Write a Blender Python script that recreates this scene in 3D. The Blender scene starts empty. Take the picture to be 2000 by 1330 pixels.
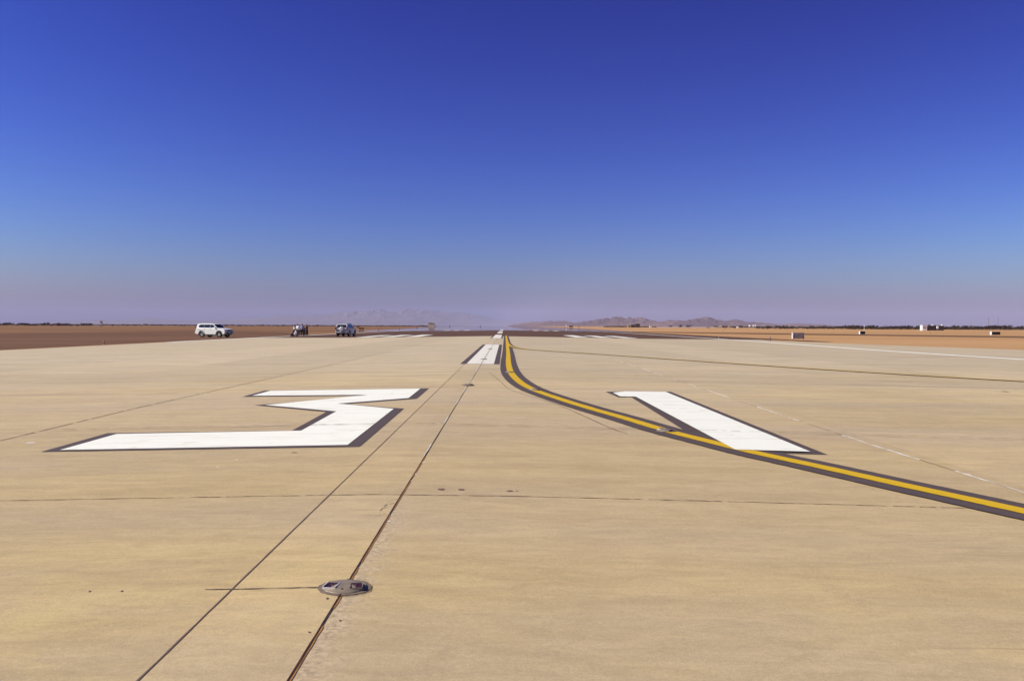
import bpy, bmesh, math, random
from mathutils import Vector, Matrix, noise
R = math.radians
random.seed(7)
S = bpy.context.scene
COL = S.collection

# ---------------------------------------------------------------- camera
F, PW, PH = 1740.0, 2000.0, 1330.0
EYE = Vector((0, 0, 1.32))
cd = bpy.data.cameras.new('camera')
cd.sensor_width = 36; cd.lens = 36*F/PW; cd.clip_start = 0.05; cd.clip_end = 200000
cam = bpy.data.objects.new('camera', cd); COL.objects.link(cam)
YAW, PITCH, ROLL = -math.atan(15/F), -math.atan(28.3/F), math.atan(.0038)
CM = Matrix.Rotation(YAW, 3, 'Z') @ Matrix.Rotation(R(90)+PITCH, 3, 'X') @ Matrix.Rotation(ROLL, 3, 'Z')
cam.matrix_world = Matrix.Translation(EYE) @ CM.to_4x4()
S.camera = cam

# ---------------------------------------------------------------- sky, sun, exposure
SUN_EL, SUN_AZ = R(41), math.atan2(-.15, -.985)      # azimuth of the direction towards the sun (from +X, counter-clockwise)
w = bpy.data.worlds.new('World'); S.world = w; w.use_nodes = True
nt = w.node_tree; nt.nodes.clear()
sky = nt.nodes.new('ShaderNodeTexSky'); sky.sky_type = 'NISHITA'; sky.sun_disc = False
sky.sun_elevation = SUN_EL; sky.sun_rotation = R(90) - SUN_AZ
sky.altitude = 300; sky.air_density = 1.0; sky.dust_density = 1.3; sky.ozone_density = 6
# deeper, more contrasty clear desert sky: each channel of the sky texture through its own exponent
sp = nt.nodes.new('ShaderNodeSeparateColor'); hs = nt.nodes.new('ShaderNodeCombineColor')
nt.links.new(sky.outputs[0], sp.inputs[0])
for ch, (gexp, gain) in enumerate(((2.7, .100), (2.9, .049), (2.0, .232))):
    pw = nt.nodes.new('ShaderNodeMath'); pw.operation = 'POWER'; pw.inputs[1].default_value = gexp
    ml = nt.nodes.new('ShaderNodeMath'); ml.operation = 'MULTIPLY'; ml.inputs[1].default_value = gain
    nt.links.new(sp.outputs[ch], pw.inputs[0]); nt.links.new(pw.outputs[0], ml.inputs[0]); nt.links.new(ml.outputs[0], hs.inputs[ch])
bg = nt.nodes.new('ShaderNodeBackground'); bg.inputs[1].default_value = .09
wo = nt.nodes.new('ShaderNodeOutputWorld')
nt.links.new(hs.outputs[0], bg.inputs[0])
nt.links.new(bg.outputs[0], wo.inputs[0])
sd = bpy.data.lights.new('sun', 'SUN'); sd.energy = 5.0; sd.angle = R(.53); sd.color = (1, .955, .80)
sun = bpy.data.objects.new('sun', sd); COL.objects.link(sun)
sv = Vector((math.cos(SUN_AZ)*math.cos(SUN_EL), math.sin(SUN_AZ)*math.cos(SUN_EL), math.sin(SUN_EL)))
sun.rotation_euler = sv.to_track_quat('Z', 'Y').to_euler(); sun.location = (0, 0, 50)
S.view_settings.view_transform = 'Standard'; S.view_settings.look = 'None'
S.view_settings.exposure = 0; S.view_settings.gamma = 1
S.cycles.max_bounces = 6; S.cycles.volume_bounces = 1

# ---------------------------------------------------------------- ground maths
def zp(x):                                   # cambered runway profile
    d = abs(x+1)
    return -.0145*d if d < 20 else -.29 - .004*(min(d, 33)-20)
def G(px, py, z=None):                       # photo pixel -> point on the ground
    d = CM @ Vector(((px-1000)/F, -(py-665)/F, -1))
    zz = -.1 if z is None else z
    for _ in range(40):
        t = (zz-EYE.z)/d.z
        p = EYE + d*t
        if z is not None: break
        zz = .5*zz + .5*zp(p.x)
    return p
def HOR(px): return 636.6 + .0038*(px-985)
def AT(px, Y, z=-.36):                       # point at distance Y under photo column px
    return Vector(((px-985)/F*Y, Y, z))

# ---------------------------------------------------------------- helpers
def tag(o, label=None, cat=None, group=None, kind=None):
    if label: o['label'] = label
    if cat: o['category'] = cat
    if group: o['group'] = group
    if kind: o['kind'] = kind
    return o
def empty(name, loc=(0, 0, 0), rz=0, **k):
    o = bpy.data.objects.new(name, None); COL.objects.link(o); o.location = loc; o.rotation_euler = (0, 0, rz)
    o.empty_display_size = .2
    return tag(o, **k)
def link(name, bm, mat, parent=None, smooth=False, **k):
    me = bpy.data.meshes.new(name); bmesh.ops.recalc_face_normals(bm, faces=bm.faces); bm.to_mesh(me); bm.free()
    if smooth:
        for p in me.polygons: p.use_smooth = True
    me.materials.append(mat)
    o = bpy.data.objects.new(name, me); COL.objects.link(o)
    if parent: o.parent = parent
    return tag(o, **k)
def copy_tree(o, parent=None):
    c = o.copy(); COL.objects.link(c)
    if parent: c.parent = parent
    for ch in list(o.children): copy_tree(ch, c)
    return c
def box(bm, x0, x1, y0, y1, z0, z1, M=None):
    vs = [bm.verts.new((x, y, z)) for x in (x0, x1) for y in (y0, y1) for z in (z0, z1)]
    for f in ((0, 1, 3, 2), (4, 6, 7, 5), (0, 4, 5, 1), (2, 3, 7, 6), (0, 2, 6, 4), (1, 5, 7, 3)):
        bm.faces.new([vs[i] for i in f])
    if M: bmesh.ops.transform(bm, matrix=M, verts=vs)
    return vs
def cyl(bm, p0, p1, r0, r1=None, n=12):
    p0, p1 = Vector(p0), Vector(p1); r1 = r0 if r1 is None else r1
    q = (p1-p0).to_track_quat('Z', 'Y').to_matrix()
    a = [bm.verts.new(p0 + q @ Vector((r0*math.cos(t), r0*math.sin(t), 0))) for t in [2*math.pi*i/n for i in range(n)]]
    b = [bm.verts.new(p1 + q @ Vector((r1*math.cos(t), r1*math.sin(t), 0))) for t in [2*math.pi*i/n for i in range(n)]]
    for i in range(n): bm.faces.new((a[i], a[(i+1) % n], b[(i+1) % n], b[i]))
    bm.faces.new(a[::-1]); bm.faces.new(b)
def lathe(bm, prof, n=32, c=(0, 0, 0)):
    rings = []
    for r, z in prof:
        if r < 1e-6: rings.append([bm.verts.new((c[0], c[1], c[2]+z))])
        else: rings.append([bm.verts.new((c[0]+r*math.cos(2*math.pi*i/n), c[1]+r*math.sin(2*math.pi*i/n), c[2]+z)) for i in range(n)])
    for A, B in zip(rings, rings[1:]):
        for i in range(n):
            j = (i+1) % n
            if len(A) == 1: bm.faces.new((A[0], B[i], B[j]))
            elif len(B) == 1: bm.faces.new((A[i], A[j], B[0]))
            else: bm.faces.new((A[i], A[j], B[j], B[i]))
def newbm(): return bmesh.new()

# ---------------------------------------------------------------- materials
def lin(c): return tuple((v/255/12.92 if v/255 < .04045 else ((v/255+.055)/1.055)**2.4) for v in c)
class NT:
    def __init__(s, name):
        s.m = bpy.data.materials.new(name); s.m.use_nodes = True; s.t = s.m.node_tree; s.n = s.t.nodes
        s.b = s.n['Principled BSDF']; s.o = s.n['Material Output']
        s.tc = s.n.new('ShaderNodeTexCoord')
    def L(s, a, b): s.t.links.new(a, b)
    def mapping(s, scale, loc=(0, 0, 0), rot=(0, 0, 0)):
        m = s.n.new('ShaderNodeMapping'); m.inputs['Scale'].default_value = scale
        m.inputs['Location'].default_value = loc; m.inputs['Rotation'].default_value = rot
        s.L(s.tc.outputs['Object'], m.inputs[0]); return m.outputs[0]
    def noise(s, scale, vec, detail=4, rough=.55, dist=0):
        n = s.n.new('ShaderNodeTexNoise'); n.inputs['Scale'].default_value = scale
        n.inputs['Detail'].default_value = detail; n.inputs['Roughness'].default_value = rough; n.inputs['Distortion'].default_value = dist
        s.L(vec, n.inputs['Vector']); return n.outputs[0]
    def ramp(s, f, a, b, lo=0, hi=1):
        r = s.n.new('ShaderNodeMapRange'); r.inputs[1].default_value = a; r.inputs[2].default_value = b
        r.inputs[3].default_value = lo; r.inputs[4].default_value = hi; r.interpolation_type = 'SMOOTHSTEP'
        s.L(f, r.inputs[0]); return r.outputs[0]
    def math(s, op, a, b=0):
        m = s.n.new('ShaderNodeMath'); m.operation = op
        for i, v in enumerate((a, b)):
            if isinstance(v, (int, float)): m.inputs[i].default_value = v
            else: s.L(v, m.inputs[i])
        return m.outputs[0]
    def mix(s, f, a, b, mode='MIX'):
        m = s.n.new('ShaderNodeMix'); m.data_type = 'RGBA'; m.blend_type = mode
        if isinstance(f, (int, float)): m.inputs[0].default_value = f
        else: s.L(f, m.inputs[0])
        for i, v in ((6, a), (7, b)):
            if isinstance(v, tuple): m.inputs[i].default_value = (*v[:3], 1)
            else: s.L(v, m.inputs[i])
        return m.outputs[2]
    def col(s, c):
        if isinstance(c, tuple): s.b.inputs['Base Color'].default_value = (*c[:3], 1)
        else: s.L(c, s.b.inputs['Base Color'])
    def bump(s, h, strength, dist=.01):
        b = s.n.new('ShaderNodeBump'); b.inputs['Strength'].default_value = strength; b.inputs['Distance'].default_value = dist
        s.L(h, b.inputs['Height']); s.L(b.outputs[0], s.b.inputs['Normal'])
def simple(name, c, rough=.6, metal=0, var=.15, sc=3.0, spec=.5):
    t = NT(name); n = t.noise(sc, t.tc.outputs['Object'], 5)
    dk = tuple(v*(1-var) for v in c); lt = tuple(min(1, v*(1+var)) for v in c)
    t.col(t.mix(t.ramp(n, .3, .7), dk, lt))
    t.b.inputs['Roughness'].default_value = rough; t.b.inputs['Metallic'].default_value = metal
    t.b.inputs['Specular IOR Level'].default_value = spec
    return t.m

def concrete():
    t = NT('concrete')
    obj = t.tc.outputs['Object']
    fine = t.noise(1, t.mapping((3, 17, 1)), 5, .65)
    st1 = t.noise(1, t.mapping((.45, 2.3, 1), rot=(0, 0, R(3))), 6, .62, .6)
    st2 = t.noise(1, t.mapping((.10, .34, 1), (3, 7, 0), (0, 0, R(-5))), 5, .6, .5)
    blot = t.noise(.8, obj, 6, .62, .6)
    big = t.noise(1, t.mapping((.03, .05, 1), (5, 2, 0)), 4, .6)
    grain = t.noise(140, obj, 4, .75)
    sep = t.n.new('ShaderNodeSeparateXYZ'); t.L(obj, sep.inputs[0])
    a = t.mix(t.ramp(st1, .32, .70), (.460, .340, .172), (.570, .428, .222))
    a = t.mix(t.math('MULTIPLY', t.ramp(st2, .40, .62), .70), a, (.445, .345, .222))
    a = t.mix(t.math('MULTIPLY', t.ramp(blot, .50, .75), .45), a, (.620, .475, .210))
    a = t.mix(t.math('MULTIPLY', t.ramp(big, .42, .60), .45), a, (.47, .355, .23))
    a = t.mix(t.math('MULTIPLY', t.ramp(fine, .3, .72), .20), a, (.40, .28, .15))
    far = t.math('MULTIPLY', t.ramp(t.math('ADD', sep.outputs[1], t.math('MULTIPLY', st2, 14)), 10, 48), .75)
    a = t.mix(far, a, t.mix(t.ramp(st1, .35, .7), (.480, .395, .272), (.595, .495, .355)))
    acc = None
    for ax, p, k in ((0, -6.0, 1.7), (0, -1.37, 3.1), (0, -.80, 5.3), (0, 4.6, 7.9), (0, 9.5, 4.7), (0, 14.5, 9.1), (0, -11, 6.1), (0, -16, 2.9), (1, 6.96, 11.3), (1, 11.95, 17.9), (1, 17, 23.3), (1, 22, 8.1), (1, 27, 13.7), (1, 32, 3.3), (1, 2, 5.1)):
        st = t.math('MULTIPLY', t.math('GREATER_THAN', sep.outputs[ax], p), k); acc = st if acc is None else t.math('ADD', acc, st)
    wn = t.n.new('ShaderNodeTexWhiteNoise'); wn.noise_dimensions = '1D'; t.L(acc, wn.inputs['W'])
    slab = t.ramp(wn.outputs['Value'], 0, 1, .94, 1.05)
    mott = t.ramp(t.noise(5, t.mapping((.6, 1.5, 1)), 6, .7, .8), .3, .7, .92, 1.07)
    g = t.math('MULTIPLY', t.math('MULTIPLY', slab, mott), t.math('MULTIPLY', t.ramp(grain, .25, .75, .82, 1.15), t.ramp(t.noise(42, obj, 5, .75), .3, .7, .93, 1.06)))
    cg = t.n.new('ShaderNodeCombineColor')
    for i in range(3): t.L(g, cg.inputs[i])
    a = t.mix(1.0, a, cg.outputs[0], 'MULTIPLY')
    # rubber and dust smears lying across the runway
    sm = t.noise(1, t.mapping((.07, .6, 1), (0, 0, 0), (0, 0, R(-20))), 5, .62, .3)
    m = t.math('MULTIPLY', t.ramp(sm, .56, .74), t.ramp(sep.outputs[1], 9, 22))
    a = t.mix(t.math('MULTIPLY', m, .75), a, (.30, .238, .175))
    sm3 = t.noise(1, t.mapping((.09, .9, 1), (11, 3, 0), (0, 0, R(16))), 5, .62, .3)
    a = t.mix(t.math('MULTIPLY', t.math('MULTIPLY', t.ramp(sm3, .54, .72), t.ramp(sep.outputs[1], 10, 20)), .6), a, (.32, .25, .19))
    sm2 = t.noise(1, t.mapping((.5, 9, 1), (9, 4, 0), (0, 0, R(4))), 6, .7, .2)
    a = t.mix(t.math('MULTIPLY', t.ramp(sm2, .62, .78), .40), a, (.28, .19, .10))
    # paler grey patched mortar along the centre joint
    pn = t.noise(9, obj, 6, .7)
    dx = t.math('SUBTRACT', sep.outputs[0], -.79)
    near = t.math('MULTIPLY', t.ramp(dx, -.015, .02), t.ramp(t.math('ADD', dx, t.math('MULTIPLY', pn, .45)), .42, .22))
    near = t.math('MULTIPLY', near, t.math('MULTIPLY', t.ramp(sep.outputs[1], 2.6, 3.4), t.ramp(sep.outputs[1], 7.4, 6.0)))
    pn2 = t.noise(30, obj, 6, .8)
    pc = t.mix(t.ramp(pn2, .35, .65), (.30, .225, .145), (.60, .47, .31))
    a = t.mix(t.math('MULTIPLY', near, .9), a, pc)
    br = t.noise(1, t.mapping((1.3, 26, 1), (2, 8, 0), (0, 0, R(-3))), 5, .7, .5)
    brm = t.ramp(t.noise(1, t.mapping((.25, .5, 1), (4, 1, 0)), 4, .6), .46, .62)
    a = t.mix(t.math('MULTIPLY', t.math('MULTIPLY', t.ramp(br, .58, .72), brm), .55), a, (.27, .185, .10))
    sw = t.noise(1, t.mapping((.9, 2.4, 1), (7, 5, 0), (0, 0, R(28))), 6, .65, 1.6)
    swm = t.math('MULTIPLY', t.ramp(sep.outputs[1], 7, 3.5), t.ramp(sep.outputs[0], -.4, -2.2))
    a = t.mix(t.math('MULTIPLY', t.math('MULTIPLY', t.ramp(sw, .50, .72), swm), .35), a, (.70, .54, .23))
    pits = t.ramp(t.noise(55, obj, 2, .5), .76, .80)
    a = t.mix(t.math('MULTIPLY', pits, .45), a, (.16, .11, .07))
    t.col(a)
    t.b.inputs['Roughness'].default_value = .93; t.b.inputs['Specular IOR Level'].default_value = .2
    h = t.math('ADD', t.math('MULTIPLY', grain, .3), t.math('ADD', fine, t.math('MULTIPLY', near, t.math('MULTIPLY', pn2, .3))))
    t.bump(h, .25, .004)
    return t.m
def worn(name, c, dirt, amt=.5, rough=.7):
    t = NT(name); obj = t.tc.outputs['Object']
    s = t.noise(1, t.mapping((.8, 9, 1)), 6, .65, .3); p = t.noise(3, obj, 5, .6); g = t.noise(90, obj, 3, .6)
    a = t.mix(t.math('MULTIPLY', t.ramp(s, .52, .74), amt), c, dirt)
    a = t.mix(t.math('MULTIPLY', t.ramp(p, .55, .75), amt*.6), a, dirt)
    a = t.mix(t.math('MULTIPLY', t.ramp(g, .62, .8), amt*.4), a, dirt)
    t.col(a); t.b.inputs['Roughness'].default_value = rough; t.b.inputs['Specular IOR Level'].default_value = .3
    t.bump(g, .15, .002)
    return t.m
def desert():
    t = NT('desert_sand'); obj = t.tc.outputs['Object']
    sep = t.n.new('ShaderNodeSeparateXYZ'); t.L(obj, sep.inputs[0])
    n1 = t.noise(1, t.mapping((.004, .02, 1)), 6, .6, .4); n2 = t.noise(1, t.mapping((.05, .25, 1)), 5, .6); n3 = t.noise(1.2, obj, 5, .65)
    wob = t.math('ADD', sep.outputs[0], t.math('MULTIPLY', n1, 60))
    side = t.ramp(wob, -30, 60)
    right = t.mix(t.ramp(n1, .35, .65), (.42, .235, .102), (.49, .285, .130))
    left = t.mix(t.ramp(n1, .35, .65), (.185, .093, .043), (.245, .127, .060))
    a = t.mix(side, left, right)
    a = t.mix(t.math('MULTIPLY', t.ramp(n2, .45, .75), .35), a, (.26, .15, .085))
    a = t.mix(t.math('MULTIPLY', t.ramp(n3, .55, .8), .3), a, (.17, .10, .06))
    t.col(a); t.b.inputs['Roughness'].default_value = .95; t.b.inputs['Specular IOR Level'].default_value = .1
    return t.m
def soil(name, c1, c2, dk):
    t = NT(name); obj = t.tc.outputs['Object']
    n1 = t.noise(1, t.mapping((.03, .12, 1)), 6, .6, .4); n2 = t.noise(1.4, obj, 6, .7)
    a = t.mix(t.ramp(n1, .35, .65), c1, c2); a = t.mix(t.math('MULTIPLY', t.ramp(n2, .5, .75), .45), a, dk)
    t.col(a); t.b.inputs['Roughness'].default_value = .95; t.b.inputs['Specular IOR Level'].default_value = .1
    return t.m
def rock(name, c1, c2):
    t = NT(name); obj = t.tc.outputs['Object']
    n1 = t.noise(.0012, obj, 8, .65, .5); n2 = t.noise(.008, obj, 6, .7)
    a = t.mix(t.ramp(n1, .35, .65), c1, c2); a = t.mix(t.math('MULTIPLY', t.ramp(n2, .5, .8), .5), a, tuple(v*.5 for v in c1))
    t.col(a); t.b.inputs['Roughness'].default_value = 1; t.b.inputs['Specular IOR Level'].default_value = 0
    return t.m

M = dict(
    concrete=concrete(), desert=desert(),
    asphalt=soil('asphalt', (.095, .050, .035), (.122, .066, .045), (.070, .040, .028)),
    gravel=soil('graded_gravel', (.130, .066, .036), (.180, .093, .050), (.08, .043, .026)),
    track=soil('track_soil', (.13, .072, .040), (.18, .10, .055), (.09, .05, .03)),
    white=worn('white_paint', (.84, .83, .735), (.52, .45, .31), .75),
    whiteold=worn('aged_white_paint', (.74, .70, .61), (.46, .38, .27), .9),
    black=worn('black_border_paint', (.088, .064, .056), (.135, .095, .080), .5),
    yellow=worn('yellow_paint', (.62, .385, .004), (.40, .25, .03), .5),
    sealdark=worn('joint_sealant', (.035, .015, .010), (.12, .06, .03), .6),
    sealrust=worn('rusty_sealant', (.42, .20, .055), (.16, .07, .03), .7),
    sealgrey=worn('grey_sealant', (.15, .10, .075), (.28, .20, .13), .5),
    sealthin=worn('thin_joint', (.15, .085, .04), (.30, .20, .10), .7),
    chip=worn('paint_residue', (.74, .70, .64), (.50, .42, .32), .8),
    stain=worn('oil_stain', (.16, .10, .07), (.28, .20, .13), .6),
    carwhite=simple('white_car_paint', (.82, .82, .76), .25, 0, .02),
    glass=simple('dark_car_glass', (.012, .012, .015), .06, 0, .1),
    rubber=simple('tyre_rubber', (.015, .014, .014), .85),
    plastic=simple('black_plastic', (.018, .017, .018), .5),
    alloy=simple('alloy', (.55, .55, .56), .3, .9, .05),
    chrome=simple('chrome', (.35, .34, .36), .25, .9, .05),
    lampred=simple('red_lens', (.30, .01, .01), .2),
    lampclear=simple('clear_lens', (.35, .33, .40), .15),
    skin=simple('skin', (.24, .125, .075), .6), hair=simple('black_hair', (.012, .009, .008), .6),
    shirtw=simple('white_cotton', (.82, .82, .84), .85, 0, .04, 12), shirtp=simple('purple_blue_cotton', (.07, .045, .16), .85),
    shirtd=simple('dark_cotton', (.025, .018, .022), .85), trouser=simple('dark_trousers', (.02, .018, .022), .85),
    shoe=simple('black_leather', (.012, .01, .01), .4), jeans=simple('navy_denim', (.02, .024, .05), .85),
    cast=simple('cast_metal', (.26, .205, .150), .6, .25, .15, 25), epoxy=simple('grey_epoxy', (.165, .120, .085), .8, 0, .25, 30),
    bright=simple('bright_cast_edge', (.78, .75, .70), .4, .2, .05), lens=simple('dark_prism', (.045, .015, .010), .35),
    signgrey=simple('grey_sign_back', (.20, .175, .19), .6, 0, .12, 2), signwhite=simple('white_end_cap', (.85, .85, .85), .5, 0, .03),
    signblack=simple('black_sign_back', (.012, .011, .013), .5), rust=simple('rusty_steel', (.20, .085, .04), .8, .2, .3, 8),
    cream=simple('cream_wall', (.62, .53, .42), .85, 0, .06), wwall=simple('white_wall', (.82, .80, .76), .8, 0, .04),
    shelterwall=simple('pale_tan_wall', (.62, .47, .32), .85, 0, .08),
    tan=simple('tan_wall', (.44, .31, .20), .85, 0, .08), brownwall=simple('brown_wall', (.075, .045, .035), .85, 0, .15),
    darkglass=simple('window_glass', (.03, .03, .04), .15), steel=simple('grey_steel', (.28, .26, .27), .5, .5, .1),
    blue=simple('blue_marker', (.03, .03, .20), .4), orange=simple('orange_marker', (.50, .20, .05), .5),
    redm=simple('red_marker', (.30, .05, .04), .5),
    leaf=simple('dry_shrub_leaf', (.060, .040, .028), .9, 0, .4, .6, .1), leafg=simple('olive_shrub_leaf', (.075, .062, .030), .9, 0, .4, .6, .1),
    bark=simple('shrub_wood', (.07, .045, .03), .9),
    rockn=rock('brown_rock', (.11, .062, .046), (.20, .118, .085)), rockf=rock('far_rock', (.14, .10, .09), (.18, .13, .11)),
)

# ---------------------------------------------------------------- the ground sheets
BREAKS = (-34, -21, -1, 19, 32)
def drape(bm, dz):
    for b in BREAKS:
        bmesh.ops.bisect_plane(bm, geom=bm.verts[:]+bm.edges[:]+bm.faces[:], plane_co=(b, 0, 0), plane_no=(1, 0, 0))
    for v in bm.verts: v.co.z = zp(v.co.x) + dz
def sheet(name, pts, mat, dz, parent=None, **k):
    bm = newbm(); f = bm.faces.new([bm.verts.new((p[0], p[1], 0)) for p in pts])
    if f.calc_area() and f.normal.z < 0: pass
    bmesh.ops.triangulate(bm, faces=bm.faces[:]); drape(bm, dz)
    o = link(name, bm, mat, parent, **k)
    return o
def ribbon(name, cl, w, mat, dz, parent=None, off=0, jit=0, step=None, gaps=None, **k):
    P = [Vector((p[0], p[1])) for p in cl]
    if step:
        Q = [P[0]]
        for a, b in zip(P, P[1:]):
            n = max(1, int((b-a).length/step))
            Q += [a.lerp(b, i/n) for i in range(1, n+1)]
        P = Q
    bm = newbm(); prev = None
    for i, p in enumerate(P):
        t = (P[min(i+1, len(P)-1)]-P[max(i-1, 0)]).normalized(); n = Vector((-t.y, t.x))
        ww = w if not jit else w*(1+jit*(random.random()*2-1))
        oo = off + (w*jit*.35*(random.random()*2-1) if jit else 0)
        a = bm.verts.new((*(p+n*(oo+ww/2)), 0)); b = bm.verts.new((*(p+n*(oo-ww/2)), 0))
        if prev and not (gaps and gaps(i)): bm.faces.new((prev[0], prev[1], b, a))
        prev = (a, b)
    for v in [v for v in bm.verts if not v.link_faces]: bm.verts.remove(v)
    drape(bm, dz)
    return link(name, bm, mat, parent, **k)
def spline(pts, n=8):
    P = [Vector((p[0], p[1])) for p in pts]; P = [2*P[0]-P[1]]+P+[2*P[-1]-P[-2]]; out = []
    for i in range(1, len(P)-2):
        for k in range(n):
            t = k/n; a, b, c, d = P[i-1:i+3]
            out.append(.5*((2*b)+(c-a)*t+(2*a-5*b+4*c-d)*t*t+(3*b-a-3*c+d)*t**3))
    return out+[P[-2]]

bm = newbm(); vs = [bm.verts.new(v) for v in ((-45000, -400, -.38), (45000, -400, -.38), (45000, 45000, -.38), (-45000, 45000, -.38))]
bm.faces.new(vs); link('desert_ground', bm, M['desert'], kind='structure')

YE = 116.0
rp = [G(x, y) for x, y in ((2000, 683.5), (1720, 673.8), (1500, 665.2))]
conc = sheet('concrete_runway', [(-31.2, -20), (60, -20), (48, 62), (rp[0].x, rp[0].y), (rp[1].x, rp[1].y), (rp[2].x, rp[2].y), (33.5, YE), (-32.5, YE), (-31.6, 60)], M['concrete'], 0, kind='structure')
sheet('asphalt_runway', [(-33.6, YE+.003), (35.5, YE+.003), (35.5, 3200), (-33.6, 3200)], M['asphalt'], 0, kind='structure')
# asphalt shoulder wedge on the right, outside the concrete
def flat(name, pts, mat, z, **k):
    bm = newbm(); bm.faces.new([bm.verts.new((p[0], p[1], z)) for p in pts]); return link(name, bm, mat, **k)
flat('runway_shoulder', [(35.51, 103), (37.5, 101), (38.5, 3200), (35.51, 3200)], M['asphalt'], -.350, kind='structure')
gp = [G(x, y) for x, y in ((-300, 655), (0, 651), (250, 647.5), (380, 645.6), (480, 646.5), (560, 649.5), (610, 653.0))]
flat('gravel_strip', [(-33.7, 20), (-120, 20)]+[(p.x, p.y) for p in gp]+[(-33.7, 150)], M['gravel'], -.366, kind='structure')
tr = [G(x, y) for x, y in ((1180, 646.8), (1280, 648.0), (1500, 650.6), (1700, 653.0), (2000, 656.6), (2500, 662.5))]
trb = [G(x, y) for x, y in ((1180, 647.5), (1280, 649.4), (1500, 653), (1700, 655.6), (2000, 659.6), (2500, 666.5))]
flat('dirt_track', [(p.x, p.y) for p in tr]+[(p.x, p.y) for p in trb[::-1]], M['track'], -.368, kind='structure')

# ---------------------------------------------------------------- mirage: the mirror-like layer of hot air over the far runway
t = NT('mirage_air')
gl = t.n.new('ShaderNodeBsdfGlossy'); gl.inputs['Roughness'].default_value = .012; gl.inputs['Color'].default_value = (.93, .93, .95, 1)
tp = t.n.new('ShaderNodeBsdfTransparent'); mx = t.n.new('ShaderNodeMixShader')
fr = t.n.new('ShaderNodeFresnel'); fr.inputs[0].default_value = 1.12
nz = t.noise(1, t.mapping((.02, .004, 1)), 3)
t.L(t.math('MULTIPLY', fr.outputs[0], t.ramp(nz, .2, .6, .92, 1)), mx.inputs[0]); t.L(tp.outputs[0], mx.inputs[1]); t.L(gl.outputs[0], mx.inputs[2]); t.L(mx.outputs[0], t.o.inputs[0])
mir_px = [(690, 648.0), (760, 646.6), (850, 645.2), (985, 644.6), (1140, 645.9), (1235, 648.6), (1235, 647.9), (1160, 643.3), (1100, 640.0), (1040, 637.6), (1000, 636.85), (930, 636.6), (860, 636.7), (830, 638.0), (815, 640.6), (780, 642.6), (690, 646.6)]
mg = [G(x, y) for x, y in mir_px]
mp = []
for a, b in zip(mg, mg[1:]+mg[:1]):
    for i in range(6):
        q = a.lerp(b, i/6); q.y *= 1 + .010*noise.noise(Vector((q.x*.13, q.y*.01, 3))); mp.append(q)
sheet('mirage', [(p.x, p.y) for p in mp], t.m, .006, kind='structure')

# ---------------------------------------------------------------- joints and stains of the concrete (parts of the pavement)
def px_line(pts): return [G(x, y) for x, y in pts]
ribbon('centre_joint', [(-.80, 2), (-.80, 20), (-.79, 40), (-.78, YE)], .0085, M['sealdark'], .0045, conc, jit=.18, step=.15)
ribbon('rusty_sealant', [(-.80, 2), (-.80, 9)], .008, M['sealrust'], .003, conc, off=-.0075, jit=.35, step=.05, gaps=lambda i: noise.noise(Vector((i*.11, 3, 1))) < -.28)
ribbon('paint_residue', [(-.80, 7), (-.80, 30)], .011, M['chip'], .003, conc, off=.010, jit=.7, step=.12, gaps=lambda i: noise.noise(Vector((i*.045, 0, 1))) < -.05)
ribbon('parallel_joint', [(-1.36, 2), (-1.37, 20), (-1.40, YE)], .0085, M['sealgrey'], .003, conc, jit=.25, step=.15)
ribbon('side_joint', px_line([(0, 861), (275, 795), (600, 723), (760, 687)]), .022, M['sealthin'], .003, conc, jit=.5, step=.12, gaps=lambda i: random.random() < .08)
ribbon('cross_joint', px_line([(-200, 983), (0, 978), (400, 971), (780, 966.3), (1000, 969), (1400, 979), (1870, 992), (2150, 1000)]), .011, M['sealthin'], .003, conc, jit=.6, step=.04, gaps=lambda i: random.random() < .06)
ribbon('cross_joint', px_line([(120, 841), (560, 832), (860, 829), (1000, 833), (1400, 843), (1767, 854), (2100, 862)]), .020, M['sealthin'], .0195, conc, jit=.6, step=.06, gaps=lambda i: random.random() < .1)
ribbon('paint_residue', px_line([(180, 840), (560, 831.2), (860, 828.2)]), .014, M['chip'], .0125, conc, off=.010, jit=.8, step=.1, gaps=lambda i: noise.noise(Vector((i*.06, 4, 1))) < .08)
ribbon('short_saw_cut', px_line([(400, 1151.5), (470, 1150.5), (540, 1149), (622, 1147.5)]), .010, M['sealgrey'], .0035, conc, jit=.5, step=.03)
ribbon('curved_saw_cut', spline(px_line([(955, 727), (975, 743), (990, 757), (1003, 764), (1050, 778), (1100, 795), (1190, 835), (1225, 847)])), .015, M['sealthin'], .003, conc, jit=.5, step=.3)
rj = px_line([(1190, 699), (1300, 735), (1540, 815), (1700, 868), (2000, 962), (2200, 1024)])
ribbon('side_joint', rj, .010, M['sealthin'], .003, conc, jit=.6, step=.15, gaps=lambda i: random.random() < .2)
ribbon('paint_residue', rj, .025, M['chip'], .0035, conc, jit=.8, step=.1, gaps=lambda i: noise.noise(Vector((i*.05, 9, 1))) < -.02)
def blob(name, px, py, rx, ry, mat, n=18):
    c = G(px, py); bm = newbm(); vs = []
    for i in range(n):
        a = 2*math.pi*i/n; k = 1+.25*noise.noise(Vector((math.cos(a)*1.5+px, math.sin(a)*1.5, 0)))
        vs.append(bm.verts.new((c.x+rx*k*math.cos(a), c.y+ry*k*math.sin(a), zp(c.x)+.003)))
    bm.faces.new(vs); link(name, bm, mat, conc)
for a in ((862, 955.8, .031, .033), (901, 956.3, .026, .03), (996, 959, .026, .025), (1009, 959, .010, .012)): blob('oil_stain', *a, M['stain'])
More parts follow.
